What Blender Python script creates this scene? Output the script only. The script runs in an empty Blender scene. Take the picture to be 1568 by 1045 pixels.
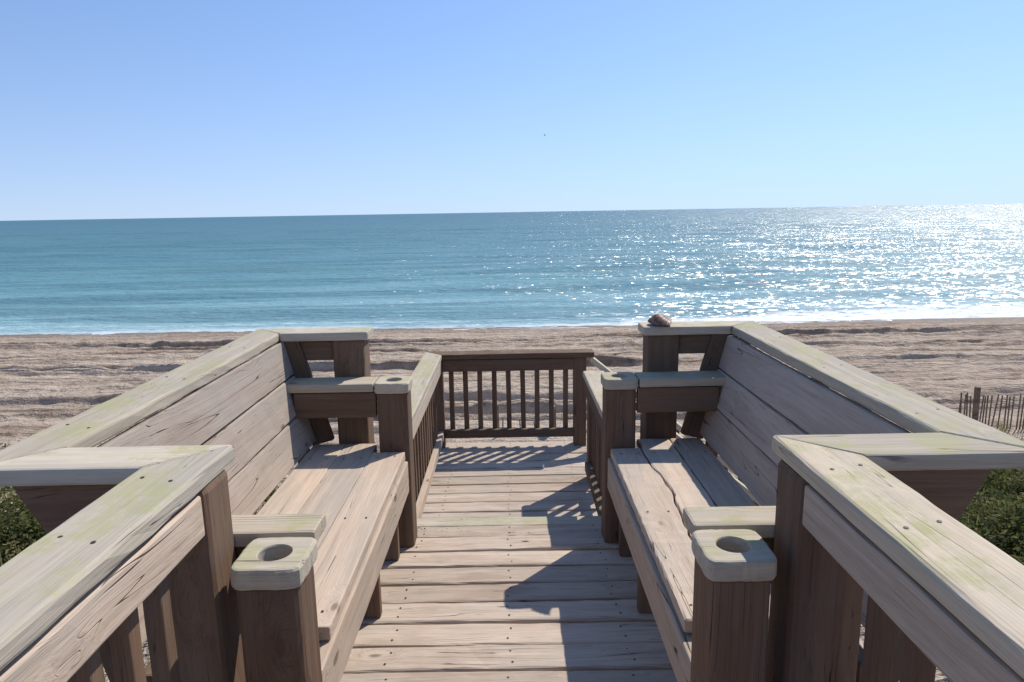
import bpy, math, random
import numpy as np
from mathutils import Vector, Matrix
random.seed(7); np.random.seed(7)
S = bpy.context.scene
COL = S.collection
AZ, EL = 42.0, 49.0

# ------------------------------------------------------------------ nodes helper
class NT:
    def __init__(s, mat):
        mat.use_nodes = True
        s.t = mat.node_tree; s.t.nodes.clear()
    def n(s, typ, **kw):
        nd = s.t.nodes.new(typ)
        ins = kw.pop('ins', {})
        for k, v in kw.items(): setattr(nd, k, v)
        for k, v in ins.items():
            if isinstance(v, bpy.types.NodeSocket): s.t.links.new(v, nd.inputs[k])
            else: nd.inputs[k].default_value = v
        return nd
    def math(s, op, a, b=None, c=None, clamp=False):
        nd = s.t.nodes.new('ShaderNodeMath'); nd.operation = op; nd.use_clamp = clamp
        for i, v in enumerate((a, b, c)):
            if v is None: continue
            if isinstance(v, bpy.types.NodeSocket): s.t.links.new(v, nd.inputs[i])
            else: nd.inputs[i].default_value = v
        return nd.outputs[0]
    def vscale(s, vec, sc):
        nd = s.n('ShaderNodeVectorMath', operation='MULTIPLY', ins={0: vec, 1: sc}); return nd.outputs[0]
    def noise(s, vec, scale=1, detail=3, rough=.5, dist=0, out=0):
        return s.n('ShaderNodeTexNoise', ins={'Vector': vec, 'Scale': scale, 'Detail': detail, 'Roughness': rough, 'Distortion': dist}).outputs[out]
    def ramp(s, fac, stops, interp='LINEAR'):
        nd = s.n('ShaderNodeValToRGB', ins={'Fac': fac}); cr = nd.color_ramp; cr.interpolation = interp
        while len(cr.elements) < len(stops): cr.elements.new(.5)
        for e, (p, c) in zip(cr.elements, stops):
            e.position = p; e.color = (c[0], c[1], c[2], 1) if not isinstance(c, (int, float)) else (c, c, c, 1)
        return nd.outputs[0]
    def mix(s, fac, a, b, blend='MIX'):
        nd = s.n('ShaderNodeMix', data_type='RGBA', blend_type=blend)
        for i, v in ((0, fac), (6, a), (7, b)):
            if isinstance(v, bpy.types.NodeSocket): s.t.links.new(v, nd.inputs[i])
            elif i == 0: nd.inputs[0].default_value = v
            else: nd.inputs[i].default_value = (v[0], v[1], v[2], 1)
        return nd.outputs[2]
    def maprange(s, v, a, b, c=0, d=1, smooth=True):
        nd = s.n('ShaderNodeMapRange', ins={0: v, 1: a, 2: b, 3: c, 4: d})
        nd.interpolation_type = 'SMOOTHSTEP' if smooth else 'LINEAR'
        return nd.outputs[0]
    def out(s, sh): s.n('ShaderNodeOutputMaterial', ins={'Surface': sh})

def wood(name, light, dark, lichen=0.0, crack=1.0, grey=(.36, .335, .295), dirt=.35):
    m = bpy.data.materials.new(name); t = NT(m)
    tc = t.n('ShaderNodeTexCoord').outputs['Object']
    rnd = t.n('ShaderNodeObjectInfo').outputs['Random']
    off = t.n('ShaderNodeCombineXYZ', ins={0: t.math('MULTIPLY', rnd, 37.0), 1: t.math('MULTIPLY', rnd, 91.0), 2: t.math('MULTIPLY', rnd, 53.0)}).outputs[0]
    p = t.n('ShaderNodeVectorMath', operation='ADD', ins={0: tc, 1: off}).outputs[0]
    vk = t.n('ShaderNodeTexVoronoi', ins={'Vector': t.vscale(p, (1.0, 2.2, 2.2)), 'Scale': 2.6})
    kd = vk.outputs['Distance']
    knot = t.maprange(kd, .05, .09, 1, 0)
    kwarp = t.maprange(kd, .0, .33, 1, 0)
    bl = t.n('ShaderNodeTexNoise', ins={'Vector': t.vscale(p, (2.0, 8, 8)), 'Scale': 1, 'Detail': 4, 'Roughness': .65})
    blotch = bl.outputs[0]; bsep = t.n('ShaderNodeSeparateColor', ins={0: bl.outputs[1]})
    w2 = t.math('ADD', t.math('MULTIPLY', t.noise(t.vscale(p, (1.1, 4, 4)), 1, 0), .075), t.math('MULTIPLY', kwarp, .045))
    pw = t.n('ShaderNodeVectorMath', operation='ADD', ins={0: p, 1: t.n('ShaderNodeCombineXYZ', ins={1: w2, 2: w2}).outputs[0]}).outputs[0]
    rings = t.noise(t.vscale(pw, (.35, 52, 52)), 1, 3, .62)
    fibre = t.noise(t.vscale(pw, (4.5, 300, 300)), 1, 2, .6)
    g = t.math('ADD', t.math('MULTIPLY', rings, .55), t.math('MULTIPLY', fibre, .45))
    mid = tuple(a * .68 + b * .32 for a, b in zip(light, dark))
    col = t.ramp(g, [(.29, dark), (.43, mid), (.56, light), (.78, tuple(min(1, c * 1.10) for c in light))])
    col = t.mix(t.maprange(blotch, .40, .64, 0, .8), col, t.mix(.58, col, grey))
    col = t.mix(t.maprange(bsep.outputs[0], .54, .36, 0, dirt), col, tuple(c * .70 for c in mid))
    br = t.math('ADD', .80, t.math('MULTIPLY', rnd, .30))
    tint = t.math('MULTIPLY', t.math('FRACT', t.math('MULTIPLY', rnd, 7.31)), .05)
    col = t.mix(1.0, col, t.n('ShaderNodeCombineColor', ins={0: br, 1: t.math('MULTIPLY', br, t.math('SUBTRACT', 1.01, tint)), 2: t.math('MULTIPLY', br, t.math('SUBTRACT', 1.01, t.math('MULTIPLY', tint, 2.0)))}).outputs[0], 'MULTIPLY')
    col = t.mix(t.math('MULTIPLY', knot, .62), col, (.085, .048, .03))
    c1 = t.noise(t.vscale(pw, (.9, 34, 34)), 1, 1, .4)
    cr = t.math('ABSOLUTE', t.math('SUBTRACT', c1, .5))
    crm = t.maprange(cr, .002, .010, 1, 0)
    cmask = t.maprange(bsep.outputs[1], .51, .59)
    crk = t.math('MULTIPLY', t.math('MULTIPLY', crm, cmask), crack)
    col = t.mix(t.math('MULTIPLY', crk, .85), col, (.03, .022, .017))
    if lichen > 0:
        gn = t.n('ShaderNodeSeparateXYZ', ins={0: t.n('ShaderNodeNewGeometry').outputs['Normal']}).outputs[2]
        up = t.maprange(gn, .3, .85)
        ln = t.noise(p, 6, 5, .72)
        lm = t.math('MULTIPLY', t.maprange(ln, .46, .60), t.maprange(fibre, .35, .6))
        lm = t.math('MULTIPLY', t.math('MULTIPLY', lm, up), lichen)
        col = t.mix(lm, col, (.36, .35, .165))
    h = t.math('ADD', t.math('MULTIPLY', rings, .55), t.math('MULTIPLY', fibre, .5))
    h = t.math('SUBTRACT', h, t.math('MULTIPLY', crk, 1.6))
    bump = t.n('ShaderNodeBump', ins={'Strength': .65, 'Distance': .003, 'Height': h}).outputs[0]
    b = t.n('ShaderNodeBsdfPrincipled', ins={'Base Color': col, 'Roughness': .85, 'Normal': bump, 'Specular IOR Level': .18})
    t.out(b.outputs[0]); return m

W_DECK = wood('weathered_deck_wood', (.58, .475, .39), (.25, .185, .145), dirt=.6)
W_SEAT = wood('weathered_seat_wood', (.64, .515, .41), (.34, .255, .195))
W_CAP = wood('weathered_cap_wood', (.60, .525, .415), (.34, .28, .21), lichen=.85, crack=.8)
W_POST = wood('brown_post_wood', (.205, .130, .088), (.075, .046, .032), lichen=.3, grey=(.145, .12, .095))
W_BACK = wood('backrest_wood', (.49, .405, .34), (.27, .21, .17))

def simple(name, col, rough=.6, metal=0, var=.0):
    m = bpy.data.materials.new(name); t = NT(m)
    tc = t.n('ShaderNodeTexCoord').outputs['Object']
    n = t.noise(tc, 12, 4)
    c = t.mix(t.maprange(n, .3, .7), tuple(x * (1 - var) for x in col), tuple(x * (1 + var) for x in col))
    t.out(t.n('ShaderNodeBsdfPrincipled', ins={'Base Color': c, 'Roughness': rough, 'Metallic': metal}).outputs[0]); return m
M_SCREW = simple('rusty_screw_metal', (.05, .035, .03), .6, .3, .3)
M_HOLE = simple('shade_painted_hole_wood', (.06, .038, .026), .9, 0, .4)  # dark wood for cup hole interiors, their shade painted into the colour

# ------------------------------------------------------------------ object helpers
def empty(name):
    o = bpy.data.objects.new(name, None); COL.objects.link(o); o.empty_display_size = .2; return o
def meshobj(name, v, f, mat, parent=None, mw=None, smooth=False):
    me = bpy.data.meshes.new(name); me.from_pydata([tuple(x) for x in v], [], f); me.update()
    if smooth: me.polygons.foreach_set('use_smooth', [True] * len(me.polygons))
    me.materials.append(mat)
    o = bpy.data.objects.new(name, me); COL.objects.link(o)
    if parent: o.parent = parent
    if mw is not None: o.matrix_world = mw
    return o

def board(par, name, p0, p1, w, t, mat, up=(0, 0, 1), m0=None, m1=None, r=.005, jag=.0012, wig=None, step=.07):
    p0 = Vector(p0); p1 = Vector(p1); L = (p1 - p0).length
    X = (p1 - p0).normalized(); Z = Vector(up); Z = (Z - X * Z.dot(X)).normalized(); Y = Z.cross(X)
    mw = Matrix((( X.x, Y.x, Z.x, p0.x), (X.y, Y.y, Z.y, p0.y), (X.z, Y.z, Z.z, p0.z), (0, 0, 0, 1)))
    prof = []
    for (sy, sz, a0) in ((1, 1, 0), (-1, 1, 90), (-1, -1, 180), (1, -1, 270)):
        cy, cz = sy * (w / 2 - r), sz * (t / 2 - r)
        for k in range(3):
            a = math.radians(a0 + 45 * k); prof.append((cy + r * math.cos(a), cz + r * math.sin(a)))
    n = max(2, int(L / step)); verts = []; faces = []; K = len(prof)
    s0 = 0 if m0 is None else (1 if Vector((m0[0], m0[1], 0)).dot(Y) > 0 else -1)
    s1 = 0 if m1 is None else (1 if Vector((m1[0], m1[1], 0)).dot(Y) > 0 else -1)
    ph = random.random() * 6; amp = random.uniform(.3, 1) * jag
    for i in range(n + 1):
        u = i / n; x = u * L
        bow = amp * math.sin(ph + u * 4.0) * 1.2
        for (y, z) in prof:
            xx = x - (1 - u) * s0 * y + u * s1 * y
            inset = 0
            if i in (0, n): inset = r * .6
            ss = 1 - inset / max(w, .02)
            jy, jz = random.gauss(0, jag * .28), random.gauss(0, jag * .28)
            wy = wig[1](x) if (wig and y * wig[0] > 0) else 0
            verts.append((xx, y * ss + bow * (0 if wig else 1) + jy + wy, z * (1 - inset / t) + jz + bow * .4))
    for i in range(n):
        for k in range(K):
            a = i * K + k; b = i * K + (k + 1) % K
            faces.append((a, a + K, b + K, b))
    faces.append(tuple(range(K))); faces.append(tuple(n * K + k for k in reversed(range(K))))
    for k in range(K):
        v = list(verts[K + k]); v0 = verts[k]
        if n > 2:
            verts[K + k] = (v0[0] + r * .8, v[1], v[2])
            j = (n - 1) * K + k; v = verts[j]; v0 = verts[n * K + k]
            verts[j] = (v0[0] - r * .8, v[1], v[2])
    return meshobj(name, verts, faces, mat, par, mw)

def poly_plate(par, name, pts, y0, y1, mat):
    n = len(pts); c = Vector((sum(p[0] for p in pts) / n, y0, sum(p[1] for p in pts) / n))
    v = [(p[0] - c.x, 0, p[1] - c.z) for p in pts] + [(p[0] - c.x, y1 - y0, p[1] - c.z) for p in pts]
    f = [tuple(range(n)), tuple(reversed(range(n, 2 * n)))] + [(i, i + n, (i + 1) % n + n, (i + 1) % n) for i in range(n)]
    return meshobj(name, v, f, mat, par, Matrix.Translation(c))

def holed(par, name, cx, cy, z0, z1, w, d, hr, depth, mat, vertical=False, rc=.018):
    N = 48; out = []
    for i in range(N):
        a = 2 * math.pi * (i + .5) / N; c, s_ = math.cos(a), math.sin(a)
        e = 7.0; rr = (abs(c) ** e + abs(s_) ** e) ** (-1 / e)
        j = random.gauss(0, .0006)
        out.append((rr * c * (w / 2 + j), rr * s_ * (d / 2 + j)))
    inn = [(hr * math.cos(2 * math.pi * (i + .5) / N), hr * math.sin(2 * math.pi * (i + .5) / N)) for i in range(N)]
    H = z1 - z0; b = .006
    rings = [[(x * .97, y * .97, 0) for x, y in out], [(x, y, b) for x, y in out], [(x, y, H - b) for x, y in out],
             [(x * (1 - b / w), y * (1 - b / d), H - b * .25) for x, y in out], [(x * (1 - 2.4 * b / w), y * (1 - 2.4 * b / d), H) for x, y in out],
             [(x * 1.06, y * 1.06, H) for x, y in inn], [(x, y, H - .003) for x, y in inn], [(x, y, H - depth) for x, y in inn]]
    v = [q for r_ in rings for q in r_]; f = []
    for k in range(len(rings) - 1):
        for i in range(N):
            j = (i + 1) % N; f.append((k * N + i, k * N + j, (k + 1) * N + j, (k + 1) * N + i))
    if vertical:
        f.append(tuple(reversed(range(N)))); f.append(tuple((len(rings) - 1) * N + i for i in range(N)))
        v = [(z, x, y) for x, y, z in v]
        mw = Matrix(((0, 1, 0, cx), (0, 0, 1, cy), (1, 0, 0, z0), (0, 0, 0, 1)))
    else:
        K = (len(rings) - 1) * N
        for i in range(N):
            j = (i + 1) % N; f.append((K + i, K + j, j, i))
        mw = Matrix.Translation((cx, cy, z0))
    o = meshobj(name, v, f, mat, par, mw)
    o.data.materials.append(M_HOLE)
    if vertical:
        for pi in range(6 * N, 7 * N): o.data.polygons[pi].material_index = 1
        o.data.polygons[len(o.data.polygons) - 1].material_index = 1
    return o

def screws(par, name, pts, rad=.0042):
    v = []; f = []
    for (x, y, z) in pts:
        b = len(v); v.append((x, y, z + .0012))
        for k in range(8):
            a = k * math.pi / 4; v.append((x + rad * math.cos(a), y + rad * math.sin(a), z + .0006))
        for k in range(8): f.append((b, b + 1 + k, b + 1 + (k + 1) % 8))
    return meshobj(name, v, f, M_SCREW, par)

# ------------------------------------------------------------------ deck
deck = empty('boardwalk_deck')
scr = []
y = -1.2; bw = .132
while y < 2.99:
    w = bw; z = random.uniform(-.0035, .0035)
    e = .72 + random.uniform(-.006, .006)
    tl = random.uniform(-.018, .018)
    board(deck, 'deck_board', (-e, y + w / 2, -.019 + z), (e, y + w / 2 + random.uniform(-.002, .002), -.019 + z), w - .0105, .038, W_DECK, up=(0, tl, 1), r=.008, jag=.0036)
    for X in (-.40, .0, .40):
        for dy in (.035, w - .04): scr.append((X + random.uniform(-.01, .01), y + dy, z + .001))
    y += w
board(deck, 'step_nosing', (-.7, 3.045, -.0195), (.7, 3.045, -.0195), .09, .04, W_CAP, r=.007)
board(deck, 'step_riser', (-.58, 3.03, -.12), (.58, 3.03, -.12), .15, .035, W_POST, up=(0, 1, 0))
y = 3.06
while y < 4.70:
    z = random.uniform(-.0015, .0015)
    board(deck, 'landing_board', (-.60, y + bw / 2, -.219 + z), (.62, y + bw / 2, -.219 + z), bw - .0105, .038, W_DECK, r=.007, jag=.0028)
    for X in (-.38, .0, .40):
        for dy in (.035, bw - .04): scr.append((X + random.uniform(-.01, .01), y + dy, z - .1993))
    y += bw
screws(deck, 'deck_screws', scr)
YEND = y
for s in (-1, 1):
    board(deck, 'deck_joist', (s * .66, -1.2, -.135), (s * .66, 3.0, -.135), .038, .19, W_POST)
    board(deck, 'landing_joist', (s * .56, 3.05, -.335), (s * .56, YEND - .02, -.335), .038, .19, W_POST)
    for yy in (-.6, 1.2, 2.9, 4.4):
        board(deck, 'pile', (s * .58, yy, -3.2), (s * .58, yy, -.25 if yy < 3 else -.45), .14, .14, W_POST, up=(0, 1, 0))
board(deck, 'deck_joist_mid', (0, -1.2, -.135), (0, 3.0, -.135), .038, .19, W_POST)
board(deck, 'landing_joist_mid', (0, 3.05, -.335), (0, YEND - .02, -.335), .038, .19, W_POST)

# ------------------------------------------------------------------ near railings + benches
CT = .95; T = .038
def crackline(x):
    return .011 * math.sin(x * 5.3 + .6) + .006 * math.sin(x * 13.1) + .003 * math.sin(x * 37 + 1) + (.012 if .42 < x < .47 else 0)
for s in (-1, 1):
    R = empty('boardwalk_railing')
    xr = s * .672
    board(R, 'cap', (xr, -1.2, CT - T / 2), (xr, 1.394, CT - T / 2), .14, T, W_CAP, m1=(-s, 0), r=.008, jag=.0026)
    bz = CT - T - .010 - .044
    board(R, 'top_band', (s * .626, -1.2, bz), (s * .626, 1.293, bz), .038, .088, W_SEAT, r=.005, jag=.002)
    board(R, 'bottom_band', (s * .628, -1.2, .10), (s * .628, 1.293, .10), .038, .09, W_POST)
    yy = 1.20
    while yy > -1.1:
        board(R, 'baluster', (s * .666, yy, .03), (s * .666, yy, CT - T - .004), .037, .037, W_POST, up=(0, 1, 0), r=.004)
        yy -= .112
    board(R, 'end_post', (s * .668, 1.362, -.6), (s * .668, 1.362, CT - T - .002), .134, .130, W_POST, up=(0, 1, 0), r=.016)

    B = empty('wooden_bench')
    zc = CT - T / 2
    board(B, 'back_cross_cap', (s * .6735, 1.395, zc), (s * 1.049, 1.395, zc), .14, T, W_CAP, m0=(0, 1), m1=(0, -1), r=.007)
    board(B, 'backrest_cap', (s * 1.05, 1.3965, zc), (s * 1.05, 2.984, zc), .14, T, W_CAP, m0=(s, 0), m1=(s, 0), r=.007, jag=.0026)
    board(B, 'far_cross_cap', (s * 1.0485, 2.985, zc), (s * .60, 2.985, zc), .14, T, W_CAP, m0=(0, 1), r=.007)
    poly_plate(B, 'near_fascia', [(s * .738, CT - T - .003), (s * 1.03, CT - T - .003), (s * .965, CT - T - .125), (s * .738, CT - T - .125)], 1.352, 1.39, W_POST)
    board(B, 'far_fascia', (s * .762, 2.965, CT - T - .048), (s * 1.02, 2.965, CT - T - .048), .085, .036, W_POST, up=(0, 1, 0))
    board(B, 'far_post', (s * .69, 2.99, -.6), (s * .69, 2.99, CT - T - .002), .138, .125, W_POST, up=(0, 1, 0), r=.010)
    xs = [.508, .649, .790]
    for i, x in enumerate(xs):
        y0 = 1.53; y1 = 2.782 if i == 0 else 2.90
        wg = None; gw = .1398
        if s > 0:
            gw = .1350
            if i == 0: wg = (-1, crackline)
            if i == 1: wg = (1, crackline)
        board(B, 'seat_board', (s * x, y0, .431 + (.0015 if (i == 1 and s > 0) else 0)), (s * x, y1, .431), gw, T, W_SEAT, r=.004 if s < 0 else .006, jag=.0010 if s < 0 else .0030, wig=wg, step=.03 if wg else .07)
    board(B, 'seat_apron', (s * .447, 1.42, .339), (s * .447, 2.785, .339), .036, .138, W_SEAT, r=.005)
    board(B, 'seat_rear_rail', (s * .84, 1.42, .345), (s * .84, 2.90, .345), .036, .12, W_POST)
    for yl in (1.62, 2.28, 2.70):
        board(B, 'leg', (s * .52, yl, .003), (s * .52, yl, .408), .038, .10, W_POST, up=(1, 0, 0))
        board(B, 'leg_brace', (s * .56, yl + .04, .04), (s * .83, yl + .04, .37), .036, .085, W_POST, up=(1, 0, -1))
    A = Vector((s * .873, 0, .455)); Bp = Vector((s * .985, 0, .908)); dv = (Bp - A); Lb = dv.length; dn = dv.normalized()
    nrm = Vector((-s * abs(dn.z), 0, abs(dn.x)))
    hb = (Lb - .008) / 3
    for k in range(3):
        c = A + dn * (hb * (k + .5) + .004 * k)
        board(B, 'backrest_board', (c.x, 1.42, c.z), (c.x, 2.925, c.z), hb - .003, .034, W_BACK, up=tuple(nrm), r=.005, jag=.0025)
    for yb in (1.45, 2.17, 2.90):
        o = -nrm * .049
        q0 = A + o - dn * .22; q1 = Bp + o - dn * .005
        board(B, 'back_support', (q0.x, yb, q0.z), (q1.x, yb, q1.z), .038, .060, W_POST, up=tuple(nrm))
        board(B, 'support_arm', (s * .62, yb - .04, .22), (s * .90, yb - .04, .22), .036, .12, W_POST, up=(0, 0, 1))
    o = nrm * .040
    q0 = A + o - dn * .02; q1 = Bp + o * .7
    board(B, 'end_support', (q0.x, 2.945, q0.z), (q1.x, 2.945, q1.z), .034, .10, W_POST, up=tuple(nrm))
    for nm, yc in (('near', 1.34), ('far', 2.86)):
        holed(B, nm + '_arm_block', s * .486, yc, .706, .75, .148, .150, .035, .0439, W_CAP)
        holed(B, nm + '_arm_post', s * .486, yc, -.5, .7055, .132, .134, .0352, .13, W_POST, vertical=True)
    board(B, 'far_armrest', (s * .563, 2.86, .731), (s * .93, 2.86, .731), .138, .036, W_CAP, r=.006)
    board(B, 'far_arm_fascia', (s * .556, 2.815, .655), (s * .90, 2.815, .655), .036, .11, W_POST)
    board(B, 'near_armrest', (s * .425, 1.472, .737), (s * .895, 1.472, .737), .10, .036, W_CAP, r=.006)
    board(B, 'near_arm_fascia', (s * .555, 1.455, .655), (s * .88, 1.455, .655), .036, .11, W_POST)
    sp = []
    for yy in (1.6, 2.15, 2.72):
        for x in xs:
            sp += [(s * (x - .035), yy + random.uniform(-.01, .01), .4515), (s * (x + .035), yy + random.uniform(-.01, .01), .4515)]
    for yy in (1.6, 2.1, 2.6): sp += [(s * 1.01, yy, CT + .0006), (s * 1.08, yy + .03, CT + .0006)]
    for yy in (.3, .65, 1.0, 1.25): sp += [(s * .64, yy, CT + .0006), (s * .705, yy + .02, CT + .0006)]
    screws(B, 'screws', sp)

# ------------------------------------------------------------------ landing railing
L = empty('landing_railing')
RT = .485; zc = RT - .019; YR = 4.70
board(L, 'left_cap', (-.525, 3.075, zc), (-.525, YR - .001, zc), .13, T, W_CAP, m1=(-1, 0), r=.006)
board(L, 'end_cap', (-.5235, YR, zc), (.60, YR, zc), .13, T, W_POST, m0=(0, 1), r=.006)
board(L, 'end_top_rail', (-.46, YR - .03, RT - .085), (.46, YR - .03, RT - .085), .036, .085, W_POST)
board(L, 'end_bottom_rail', (-.46, YR - .03, -.10), (.46, YR - .03, -.10), .036, .06, W_POST)
for sx in (-.505, .505):
    board(L, 'corner_post', (sx, YR, -.6), (sx, YR, RT - .04), .088, .088, W_POST, up=(0, 1, 0), r=.006)
for k in range(9):
    x = -.405 + k * .1012
    board(L, 'end_baluster', (x, YR + .008, -.125), (x, YR + .008, RT - .042), .034, .034, W_POST, up=(0, 1, 0), r=.003)
board(L, 'left_top_rail', (-.483, 3.12, RT - .085), (-.483, YR - .05, RT - .085), .036, .085, W_SEAT)
board(L, 'left_bottom_rail', (-.483, 3.12, -.10), (-.483, YR - .05, -.10), .036, .06, W_SEAT)
yy = 3.2
while yy < 4.6:
    board(L, 'left_baluster', (-.52, yy, -.125), (-.52, yy, RT - .042), .034, .034, W_POST, up=(0, 1, 0), r=.003); yy += .105
board(L, 'left_post', (-.53, 3.115, -.6), (-.53, 3.115, RT - .04), .088, .088, W_POST, up=(0, 1, 0), r=.006)
board(L, 'right_cap', (.525, 3.075, zc), (.525, 4.08, zc), .13, T, W_CAP, r=.006)
board(L, 'right_top_rail', (.483, 3.12, RT - .085), (.483, 4.0, RT - .085), .036, .085, W_POST)
board(L, 'right_bottom_rail', (.483, 3.12, -.10), (.483, 4.0, -.10), .036, .06, W_POST)
yy = 3.22
while yy < 3.97:
    board(L, 'right_baluster', (.52, yy, -.125), (.52, yy, RT - .042), .034, .034, W_POST, up=(0, 1, 0), r=.003); yy += .105
for yy in (3.115, 4.035):
    board(L, 'right_post', (.53, yy, -.6), (.53, yy, RT - .04), .088, .088, W_POST, up=(0, 1, 0), r=.006)

# ------------------------------------------------------------------ stairs to the beach
ST = empty('wooden_stairs')
for k in range(9):
    x = .66 + k * .24; z = -.2 - .19 * (k + 1)
    for j in (0, 1):
        board(ST, 'tread', (x + .06 + j * .125, 4.10, z - .019), (x + .06 + j * .125, 4.66, z - .019), .12, .038, W_DECK)
for yy in (4.08, 4.69):
    board(ST, 'stringer', (.60, yy, -.36), (2.9, yy, -2.18), .038, .24, W_POST)
    board(ST, 'stair_rail', (.59, yy, .42), (2.4, yy, -1.04), .09, .038, W_CAP)
    for x in (1.3, 2.2):
        zt = .42 - (x - .59) * .8066 - .03
        board(ST, 'stair_post', (x, yy + .05, zt - 1.3), (x, yy + .05, zt), .088, .088, W_POST, up=(0, 1, 0))
    x = .72
    while x < 2.3:
        zt = .42 - (x - .59) * .8066 - .02
        board(ST, 'stair_baluster', (x, yy, zt - .62), (x, yy, zt), .034, .034, W_POST, up=(0, 1, 0), r=.003); x += .12

# ------------------------------------------------------------------ seashell on post
def shell():
    v = []; f = []; NU, NV = 40, 14
    for j in range(NV + 1):
        t_ = j / NV
        for i in range(NU + 1):
            a = math.pi * (i / NU)
            rr = t_ ** .8
            rib = 1 + .05 * math.cos(i * math.pi * .8)
            x = math.cos(a) * .078 * rr * rib
            yv = math.sin(a) * .095 * rr * rib
            z = .034 * math.sin(math.pi * min(1, t_ * .98)) * (.45 + .55 * math.sin(a)) * rib + .002 + .004 * (1 - t_)
            v.append((x, yv, z))
    for j in range(NV):
        for i in range(NU):
            a = j * (NU + 1) + i; f.append((a, a + 1, a + NU + 2, a + NU + 1))
    m = bpy.data.materials.new('shell_surface'); t = NT(m)
    tc = t.n('ShaderNodeTexCoord').outputs['Object']
    n = t.noise(tc, 60, 4); d = t.n('ShaderNodeVectorMath', operation='LENGTH', ins={0: tc}).outputs['Value']
    b = t.noise(t.n('ShaderNodeCombineXYZ', ins={0: t.math('MULTIPLY', d, 130)}).outputs[0], 1, 2)
    c = t.mix(t.maprange(t.math('ADD', t.math('MULTIPLY', n, .4), t.math('MULTIPLY', b, .6)), .4, .6), (.09, .04, .03), (.24, .135, .10))
    t.out(t.n('ShaderNodeBsdfPrincipled', ins={'Base Color': c, 'Roughness': .5}).outputs[0])
    o = meshobj('seashell', v, f, m, None, Matrix.Translation((.725, 2.955, CT + .002)) @ Matrix.Rotation(math.radians(75), 4, 'Z') @ Matrix.Rotation(math.radians(4), 4, 'X'), smooth=True)
    sm = o.modifiers.new('t', 'SOLIDIFY'); sm.thickness = .004
shell()

# ------------------------------------------------------------------ value noise
_G = np.random.rand(512, 512)
def vn(x, y, seed=0):
    x = np.asarray(x, float) + seed * 17.3; y = np.asarray(y, float) + seed * 41.7
    xi = np.floor(x).astype(int); yi = np.floor(y).astype(int); fx = x - xi; fy = y - yi
    fx = fx * fx * (3 - 2 * fx); fy = fy * fy * (3 - 2 * fy)
    g = lambda a, b: _G[a % 512, b % 512]
    return (g(xi, yi) * (1 - fx) + g(xi + 1, yi) * fx) * (1 - fy) + (g(xi, yi + 1) * (1 - fx) + g(xi + 1, yi + 1) * fx) * fy - .5

def grid(name, xs, ys, zf, mat, smooth=True):
    Xg, Yg = np.meshgrid(xs, ys); Z = zf(Xg, Yg)
    nx, ny = len(xs), len(ys)
    co = np.stack([Xg, Yg, Z], -1).reshape(-1, 3).astype(np.float32)
    a = (np.arange(ny - 1)[:, None] * nx + np.arange(nx - 1)[None, :]).reshape(-1)
    q = np.stack([a, a + 1, a + nx + 1, a + nx], -1).astype(np.int32)
    me = bpy.data.meshes.new(name)
    me.vertices.add(len(co)); me.vertices.foreach_set('co', co.ravel())
    me.loops.add(q.size); me.loops.foreach_set('vertex_index', q.ravel())
    me.polygons.add(len(q)); me.polygons.foreach_set('loop_start', np.arange(0, q.size, 4, dtype=np.int32)); me.polygons.foreach_set('loop_total', np.full(len(q), 4, dtype=np.int32))
    me.polygons.foreach_set('use_smooth', np.full(len(q), smooth))
    me.update(); me.validate(); me.materials.append(mat)
    o = bpy.data.objects.new(name, me); COL.objects.link(o); return o

def terr(x, y):
    py = [-4000, -60, -5, 5.5, 7.5, 10, 13, 15.5, 18, 48, 60, 90, 200]
    pz = [-2.0, -2.2, -1.75, -1.75, -1.95, -3.2, -4.75, -5.35, -5.55, -6.55, -7.3, -8.5, -12]
    wob = vn(x * .11, 0 * x + 3, 1) * 2.5 * np.exp(-((y - 9) / 7) ** 2)
    z = np.interp(y + wob, py, pz)
    dune = np.clip((17 - y) / 4, 0, 1)
    z = z + dune * (vn(x * .35, y * .35, 2) * .55 + vn(x * 1.2, y * 1.2, 3) * .14)
    b = np.clip((y - 14) / 4, 0, 1) * np.clip((49 - y) / 7, 0, 1)
    if np.max(b) <= 0 or x.size < 4: return z
    yy = y + .012 * x + vn(x * .04, y * .1, 9) * .7
    def ruts(n, seed, depth, wd):
        rs = np.random.RandomState(seed); o = 0 * x
        for _ in range(n):
            y0 = rs.uniform(17, 46); sl = rs.uniform(-.02, .02); pr = rs.uniform(.03, .09); ps = rs.uniform(0, 6)
            wl = wd * rs.uniform(.7, 1.4); fr = rs.uniform(.03, .10); dp = depth * rs.uniform(.5, 1.2)
            on = np.clip(vn(x * fr + seed, 0 * x + y0, 30) * 5 + .9, 0, 1) * (1 + vn(x * 1.4, 0 * x + y0 * 3, 31) * .9)
            for off in (0, rs.choice([0, 1.6])):     # wheel pair
                if off == 0 and _ == -1: continue
                d = (yy + sl * x + np.sin(x * pr + ps) * .35 - y0 - off) / wl
                o = o + on * dp * (-np.exp(-d * d) + .8 * np.exp(-(d - 1.7) ** 2)) * (1 if off else 1)
        return o
    rid = vn(x * .05, yy * .8, 4) * .16 + ruts(38, 3, .13, .15) * .75 + vn(x * .16, yy * 4.0, 6) * .05
    foot = vn(x * 1.3, y * 1.6, 7) * .12 + vn(x * 3.0, y * 3.3, 8) * .09
    return z + b * (rid + foot)

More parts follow.
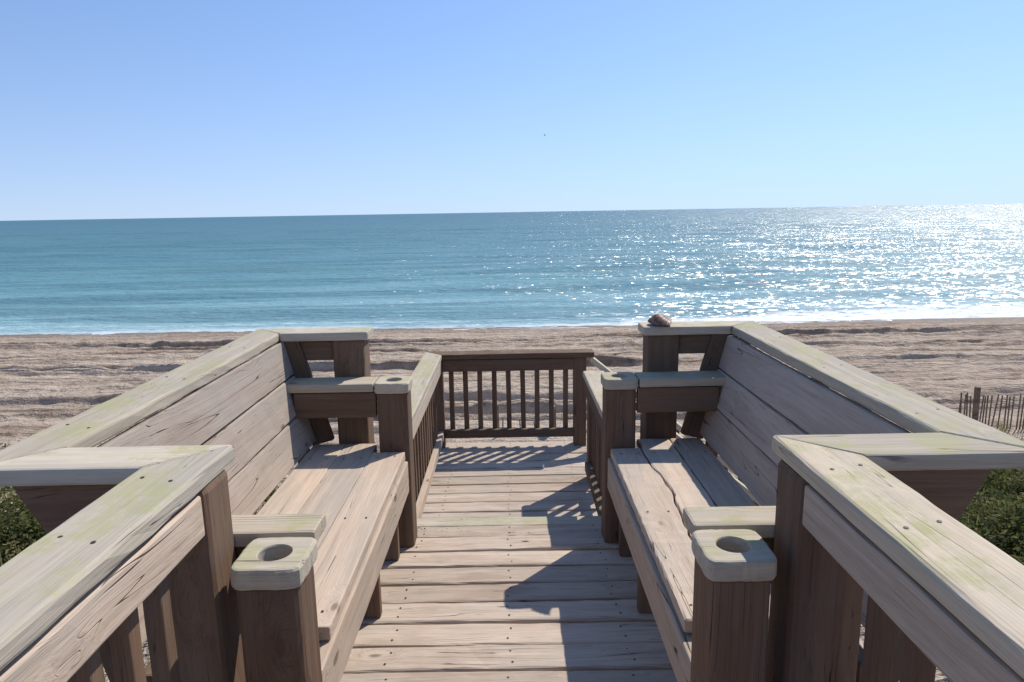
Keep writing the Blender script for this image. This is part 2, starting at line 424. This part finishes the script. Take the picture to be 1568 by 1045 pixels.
# sand material
m = bpy.data.materials.new('sand'); t = NT(m)
geo = t.n('ShaderNodeNewGeometry'); pos = geo.outputs['Position']
sy = t.n('ShaderNodeSeparateXYZ', ins={0: pos})
n1 = t.noise(t.vscale(pos, (.07, 1.5, 1)), 1, 5, .66); n2 = t.noise(pos, 2.2, 5, .68)
col = t.ramp(t.math('ADD', t.math('MULTIPLY', n1, .65), t.math('MULTIPLY', n2, .35)), [(.37, (.20, .145, .105)), (.46, (.35, .27, .205)), (.54, (.47, .38, .295)), (.66, (.53, .44, .35))])  # dark streaks: damp sand tone, with rut shade also painted into the colour
wet = t.maprange(t.math('ADD', sy.outputs[1], t.math('MULTIPLY', n1, 2.0)), 46.5, 48.6)
col = t.mix(wet, col, (.25, .195, .15))
hh = t.math('ADD', t.math('MULTIPLY', t.noise(t.vscale(pos, (.25, 3.5, 1)), 1, 4, .65), .30), t.math('ADD', t.math('MULTIPLY', n2, .24), t.math('MULTIPLY', t.noise(pos, 7, 3, .6), .07)))
bmp = t.n('ShaderNodeBump', ins={'Strength': 1.0, 'Distance': 1.0, 'Height': hh}).outputs[0]
t.out(t.n('ShaderNodeBsdfPrincipled', ins={'Base Color': col, 'Roughness': t.math('SUBTRACT', .95, t.math('MULTIPLY', wet, .4)), 'Normal': bmp, 'Specular IOR Level': .2}).outputs[0])
SAND = m
def geom(a, b, n): return list(np.geomspace(a, b, n))
xp = list(np.arange(0, 34, .3)) + geom(34, 4000, 50)
xs = np.array([-v for v in reversed(xp[1:])] + xp)
ys = np.array([-4000, -1500, -500, -200, -100, -60, -40, -25, -15, -10] + list(np.arange(-8, 17, .3)) + list(np.arange(17, 34, .065)) + list(np.arange(34, 50, .09)) + [50.5, 52, 55, 60, 70, 90, 140, 200])
grid('beach_sand', xs, ys, terr, SAND)

# ------------------------------------------------------------------ sea
m = bpy.data.materials.new('sea_water'); t = NT(m)
pos = t.n('ShaderNodeNewGeometry').outputs['Position']; sp_ = t.n('ShaderNodeSeparateXYZ', ins={0: pos}); PX, PY = sp_.outputs[0], sp_.outputs[1]
st2 = t.noise(t.vscale(pos, (.004, .02, 1)), 1, 4, .6)
st = t.noise(t.vscale(pos, (.018, .16, 1)), 1, 4, .6)
yd = t.math('ADD', PY, t.math('MULTIPLY', t.math('SUBTRACT', st, .5), 26))
lg = t.math('LOGARITHM', t.math('MAXIMUM', t.math('SUBTRACT', yd, 30), 5), 10)
fac = t.maprange(lg, 1.1, 3.2, 0, 1, smooth=False)
col = t.ramp(fac, [(0.0, (.38, .52, .52)), (.14, (.25, .45, .47)), (.30, (.12, .30, .32)), (.5, (.085, .24, .275)), (.8, (.05, .165, .215)), (1.0, (.035, .13, .19))])
col = t.mix(t.maprange(st, .45, .58, .0, .60), col, (.045, .155, .165))
col = t.mix(t.maprange(st2, .42, .62, .0, .3), col, (.06, .18, .225))
fn = t.noise(t.vscale(pos, (.10, .35, 1)), 1, 3); fn2 = t.noise(t.vscale(pos, (.9, 2.2, 1)), 1, 5, .7)
edge = t.math('ADD', PY, t.math('MULTIPLY', t.math('SUBTRACT', fn, .5), 5.0))
xw = t.maprange(PX, 0, 34, 0.3, 3.8)
fx = t.maprange(PX, -4, 22, .45, 1)
f1 = t.maprange(t.math('SUBTRACT', edge, xw), 47.8, 49.4, 1, 0)
fo = t.math('MULTIPLY', t.math('MULTIPLY', f1, t.maprange(fn2, .36, .50)), fx)
e2 = t.math('ABSOLUTE', t.math('SUBTRACT', edge, t.math('ADD', 51.0, xw)))
f2 = t.math('MULTIPLY', t.math('MULTIPLY', t.maprange(e2, .1, .7, 1, 0), t.maprange(fn2, .48, .58)), t.math('MULTIPLY', fx, .8))
foam = t.math('MAXIMUM', fo, f2)
r1 = t.noise(t.vscale(pos, (.16, .55, 1)), 1, 5, .70)
hh = t.math('MULTIPLY', r1, 1.7)
bmp = t.n('ShaderNodeBump', ins={'Strength': 1.0, 'Distance': 1.0, 'Height': hh}).outputs[0]
def facet(vec, sc, det, rough, kx, ky):
    c = t.n('ShaderNodeSeparateColor', ins={0: t.noise(t.vscale(vec, sc), 1, det, rough, out=1)})
    return (t.math('MULTIPLY', t.math('SUBTRACT', c.outputs[0], .5), kx), t.math('MULTIPLY', t.math('SUBTRACT', c.outputs[1], .5), ky))
a1 = facet(pos, (.9, 2.4, 1), 3, .7, 2.7, 3.1)
a2 = facet(pos, (.06, .22, 1), 2, .6, .8, 1.2)
nv = t.n('ShaderNodeVectorMath', operation='NORMALIZE', ins={0: t.n('ShaderNodeCombineXYZ', ins={0: t.math('ADD', a1[0], a2[0]), 1: t.math('ADD', a1[1], a2[1]), 2: 1.0}).outputs[0]}).outputs[0]
dif = t.n('ShaderNodeBsdfDiffuse', ins={'Color': col, 'Normal': bmp}).outputs[0]
glo = t.n('ShaderNodeBsdfGlossy', ins={'Color': (1, .985, .95, 1), 'Roughness': .28, 'Normal': nv}).outputs[0]
ms = t.n('ShaderNodeMixShader', ins={0: .23, 1: dif, 2: glo}).outputs[0]
fm = t.n('ShaderNodeBsdfDiffuse', ins={'Color': (.8, .83, .85, 1)}).outputs[0]
t.out(t.n('ShaderNodeMixShader', ins={0: foam, 1: ms, 2: fm}).outputs[0])
SEA = m
xp = list(np.arange(0, 90, .9)) + geom(90, 40000, 60)
xs = np.array([-v for v in reversed(xp[1:])] + xp)
ys = np.array(list(np.arange(44, 60, .15)) + geom(60, 400, 420) + geom(402, 40000, 80))
def seaz(x, y):
    yy = y + vn(x * .02, y * .02, 11) * 10
    sw = vn(x * .018, yy * .11, 12) * .8 + vn(x * .04, yy * .3, 13) * .35 + vn(x * .15, yy * .8, 14) * .12
    br = np.exp(-((y - 52.5 - vn(x * .06, 0 * y, 15) * 3) / .8) ** 2) * .18 * (np.clip(x / 25 + .2, .0, 1))
    a = np.clip((y - 50) / 12, 0, 1) * np.clip(900 / y, 0, 1) ** 1.0
    return -6.55 + sw * a + br + vn(x * .2, y * .5, 16) * .03 * (y < 55)
grid('sea_water', xs, ys, seaz, SEA)

# ------------------------------------------------------------------ vegetation
def leafmat(name, a, b, c):
    m = bpy.data.materials.new(name); t = NT(m)
    pos = t.n('ShaderNodeNewGeometry').outputs['Position']
    n = t.noise(pos, 3.5, 3); n2 = t.noise(pos, 45, 2)
    col = t.ramp(t.math('ADD', t.math('MULTIPLY', n, .5), t.math('MULTIPLY', n2, .5)), [(.36, a), (.5, b), (.62, c)])
    d = t.n('ShaderNodeBsdfDiffuse', ins={'Color': col}).outputs[0]; tr = t.n('ShaderNodeBsdfTranslucent', ins={'Color': col}).outputs[0]
    t.out(t.n('ShaderNodeMixShader', ins={0: .35, 1: d, 2: tr}).outputs[0]); return m
LEAF = leafmat('shrub_leaf', (.055, .068, .025), (.125, .14, .05), (.27, .235, .11))
GRASS = leafmat('dune_grass_blade', (.14, .14, .05), (.28, .255, .11), (.46, .38, .21))

def tz(x, y): return float(terr(np.array([x]), np.array([y]))[0])
def add_grass(V, F, x, y, n, h):
    z = tz(x, y) - .03
    for _ in range(n):
        a = random.random() * 6.283; r = random.random() * .13; bx, by = x + r * math.cos(a), y + r * math.sin(a)
        hh = h * random.uniform(.5, 1.1); le = random.uniform(.15, .7) * hh; d = (math.cos(a), math.sin(a)); w = random.uniform(.003, .006)
        pd = (-d[1], d[0]); b = len(V)
        for k, u in enumerate((0, .4, .75)):
            px = bx + d[0] * le * u * u; py = by + d[1] * le * u * u; pz = z + hh * (u - .25 * u * u * le / hh); ww = w * (1 - .6 * u)
            V.append((px - pd[0] * ww, py - pd[1] * ww, pz)); V.append((px + pd[0] * ww, py + pd[1] * ww, pz))
        V.append((bx + d[0] * le, by + d[1] * le, z + hh * (1 - .3 * le / hh)))
        F += [(b, b + 1, b + 3, b + 2), (b + 2, b + 3, b + 5, b + 4), (b + 4, b + 5, b + 6)]
V = []; F = []
def clear(x, y): return abs(x) > 1.25 and not (y > 3.6 and y < 5.2 and 0 < x < 3.4)
cnt = 0
while cnt < 1500:
    x = random.uniform(-13, 13); y = random.uniform(-2, 10.5)
    if not clear(x, y) and y < 5.3: continue
    add_grass(V, F, x, y, 16, random.uniform(.4, .95)); cnt += 1
for _ in range(190): add_grass(V, F, random.uniform(-2.2, 2.2), random.uniform(5.6, 8.0), 18, random.uniform(.65, 1.15))
for _ in range(520): add_grass(V, F, random.uniform(11, 30), random.uniform(15.5, 20.3), 16, random.uniform(.4, .9))
for _ in range(60): add_grass(V, F, random.uniform(-30, -16), random.uniform(15, 17), 14, random.uniform(.3, .7))
meshobj('dune_grass', V, F, GRASS)
V = []; F = []
def add_shrub(cx, cy, R, H, n):
    z0 = tz(cx, cy)
    subs = [(cx + random.uniform(-.6, .6) * R, cy + random.uniform(-.6, .6) * R, z0 + H * random.uniform(.25, .75), R * random.uniform(.3, .55)) for _ in range(7)]
    for _ in range(n):
        sx, sy_, sz, sr = random.choice(subs)
        d = Vector((random.gauss(0, 1), random.gauss(0, 1), random.gauss(0, 1))).normalized() * sr * random.random() ** .45
        p = Vector((sx, sy_, sz)) + Vector((d.x, d.y, d.z * .75))
        a = Vector((random.gauss(0, 1), random.gauss(0, 1), random.gauss(0, .6))).normalized(); b_ = a.orthogonal().normalized()
        b_ = (Matrix.Rotation(random.random() * 6.28, 3, a) @ b_)
        l = random.uniform(.022, .045); w = l * .4; b = len(V)
        V.extend([tuple(p - a * l), tuple(p + b_ * w), tuple(p + a * l), tuple(p - b_ * w)]); F.append((b, b + 1, b + 2, b + 3))
k = 0
while k < 105:
    if k < 55: x = random.choice((-1, 1)) * random.uniform(3.4, 7); y = random.uniform(4.0, 7.6)
    else: x = random.choice((-1, 1)) * random.uniform(2.0, 10); y = random.uniform(1.5, 8.0)
    if x > 0 and x < 3.8 and 3 < y < 5.8: continue
    add_shrub(x, y, random.uniform(.45, .85), random.uniform(.4, .85), 1300); k += 1
meshobj('dune_shrubs', V, F, LEAF)

# ------------------------------------------------------------------ sand fence
W_FENCE = wood('sand_fence_wood', (.24, .17, .12), (.10, .065, .045))
def slat(V, F, x, y, z0, h, w, t_, lx, ly):
    b = len(V)
    for zz, ox, oy in ((z0, 0, 0), (z0 + h, lx, ly)):
        for dx, dy in ((-w / 2, -t_ / 2), (w / 2, -t_ / 2), (w / 2, t_ / 2), (-w / 2, t_ / 2)): V.append((x + ox + dx, y + oy + dy, zz))
    F += [(b + 4, b + 5, b + 6, b + 7)] + [(b + i, b + (i + 1) % 4, b + 4 + (i + 1) % 4, b + 4 + i) for i in range(4)]
def fence(pts, hgt, sp_=.09, posts=2.2, skip=.08):
    V = []; F = []; acc = 1.6
    for (x0, y0), (x1, y1) in zip(pts[:-1], pts[1:]):
        Ls = math.hypot(x1 - x0, y1 - y0); n = int(Ls / sp_)
        for i in range(n):
            u = i / n; x = x0 + (x1 - x0) * u; y = y0 + (y1 - y0) * u; acc += sp_
            if acc > posts:
                slat(V, F, x, y + .05, tz(x, y) - .3, hgt + .55, .13, .13, random.gauss(0, .03), 0); acc = 0
            if random.random() < skip: continue
            slat(V, F, x, y, tz(x, y) - .1, hgt * random.uniform(.92, 1.05) + .1, .045, .012, random.gauss(0, .03), random.gauss(0, .04))
    meshobj('sand_fence', V, F, W_FENCE)
fence([(14.6, 21.4), (17, 20.9), (20, 20.2), (26, 19.0)], 1.05)
V = []; F = []
for (x, w, h) in ((-.45, .12, 1.0), (-.30, .04, .7), (1.25, .16, 1.0), (1.40, .11, .95), (.3, .04, .5), (.8, .04, .45)):
    slat(V, F, x, 21 + random.uniform(-.3, .3), tz(x, 21) - .2, h + .2, w, w * .8, random.gauss(0, .05), .05)
meshobj('sand_fence_posts', V, F, W_FENCE)

# ------------------------------------------------------------------ distant seagull
M_B = simple('seagull_feathers', (.22, .22, .23), .8, 0, .3)
v = []; f = []
for i, (x, r) in enumerate(((-.30, .005), (-.2, .04), (-.05, .075), (.1, .07), (.2, .045), (.27, .04), (.33, .004))):
    for k in range(8): a = k * math.pi / 4; v.append((r * math.cos(a), x, r * math.sin(a)))
for i in range(6):
    for k in range(8): f.append((i * 8 + k, i * 8 + (k + 1) % 8, (i + 1) * 8 + (k + 1) % 8, (i + 1) * 8 + k))
for s in (-1, 1):
    b = len(v)
    for (x, y, z) in ((.03, .12, .03), (.03, -.08, .03), (.28, .16, .26), (.28, -.02, .24), (.55, .02, .50), (.50, -.10, .46)): v.append((s * x, y, z))
    f += [(b, b + 1, b + 3, b + 2), (b + 2, b + 3, b + 5, b + 4)]
meshobj('seagull', v, f, M_B, None, Matrix.Translation((12.2, 230, 1.45 + 24.2)) @ Matrix.Rotation(math.radians(60), 4, 'Z'))

# ------------------------------------------------------------------ light
az, el = math.radians(AZ), math.radians(EL)
sv = Vector((math.sin(az) * math.cos(el), math.cos(az) * math.cos(el), math.sin(el)))
ld = bpy.data.lights.new('sun', 'SUN'); ld.energy = 4.9; ld.angle = math.radians(.53); ld.color = (1, .93, .82)
lo = bpy.data.objects.new('sun', ld); COL.objects.link(lo); lo.rotation_euler = sv.to_track_quat('Z', 'Y').to_euler(); lo.location = (20, 20, 30)
wd = bpy.data.worlds.new('World'); S.world = wd; wd.use_nodes = True
w = NT(wd)
tcg = w.n('ShaderNodeTexCoord').outputs['Generated']; sx = w.n('ShaderNodeSeparateXYZ', ins={0: tcg})
zz = w.math('ADD', w.math('MULTIPLY', w.math('MAXIMUM', sx.outputs[2], 0), .95), .17)
vec = w.n('ShaderNodeVectorMath', operation='NORMALIZE', ins={0: w.n('ShaderNodeCombineXYZ', ins={0: sx.outputs[0], 1: sx.outputs[1], 2: zz}).outputs[0]}).outputs[0]
sk = w.n('ShaderNodeTexSky', sky_type='NISHITA', sun_disc=False, sun_elevation=el, sun_rotation=az, air_density=1.0, dust_density=.08, ozone_density=2.4, altitude=0, ins={0: vec})
haze = w.math('POWER', w.math('SUBTRACT', 1, w.math('MAXIMUM', sx.outputs[2], 0), clamp=True), 10)
skb = w.mix(1.0, sk.outputs[0], (1.20, 1.24, 1.34), 'MULTIPLY')
skc = w.mix(w.math('MULTIPLY', haze, .62), skb, (4.7, 5.3, 5.95))
bg = w.n('ShaderNodeBackground', ins={0: skc, 1: .136})
w.n('ShaderNodeOutputWorld', ins={0: bg.outputs[0]})

# ------------------------------------------------------------------ camera
cd = bpy.data.cameras.new('camera'); cd.lens = 24.0; cd.sensor_width = 36; cd.clip_start = .02; cd.clip_end = 100000
co = bpy.data.objects.new('camera', cd); COL.objects.link(co)
R = Matrix.Rotation(math.radians(-.1), 4, 'Z') @ Matrix.Rotation(math.radians(90 - 10.7), 4, 'X') @ Matrix.Rotation(math.radians(-.97), 4, 'Z')
co.matrix_world = Matrix.Translation((.022, 0, 1.45)) @ R
S.camera = co
S.view_settings.view_transform = 'Standard'; S.view_settings.look = 'None'; S.view_settings.exposure = 0
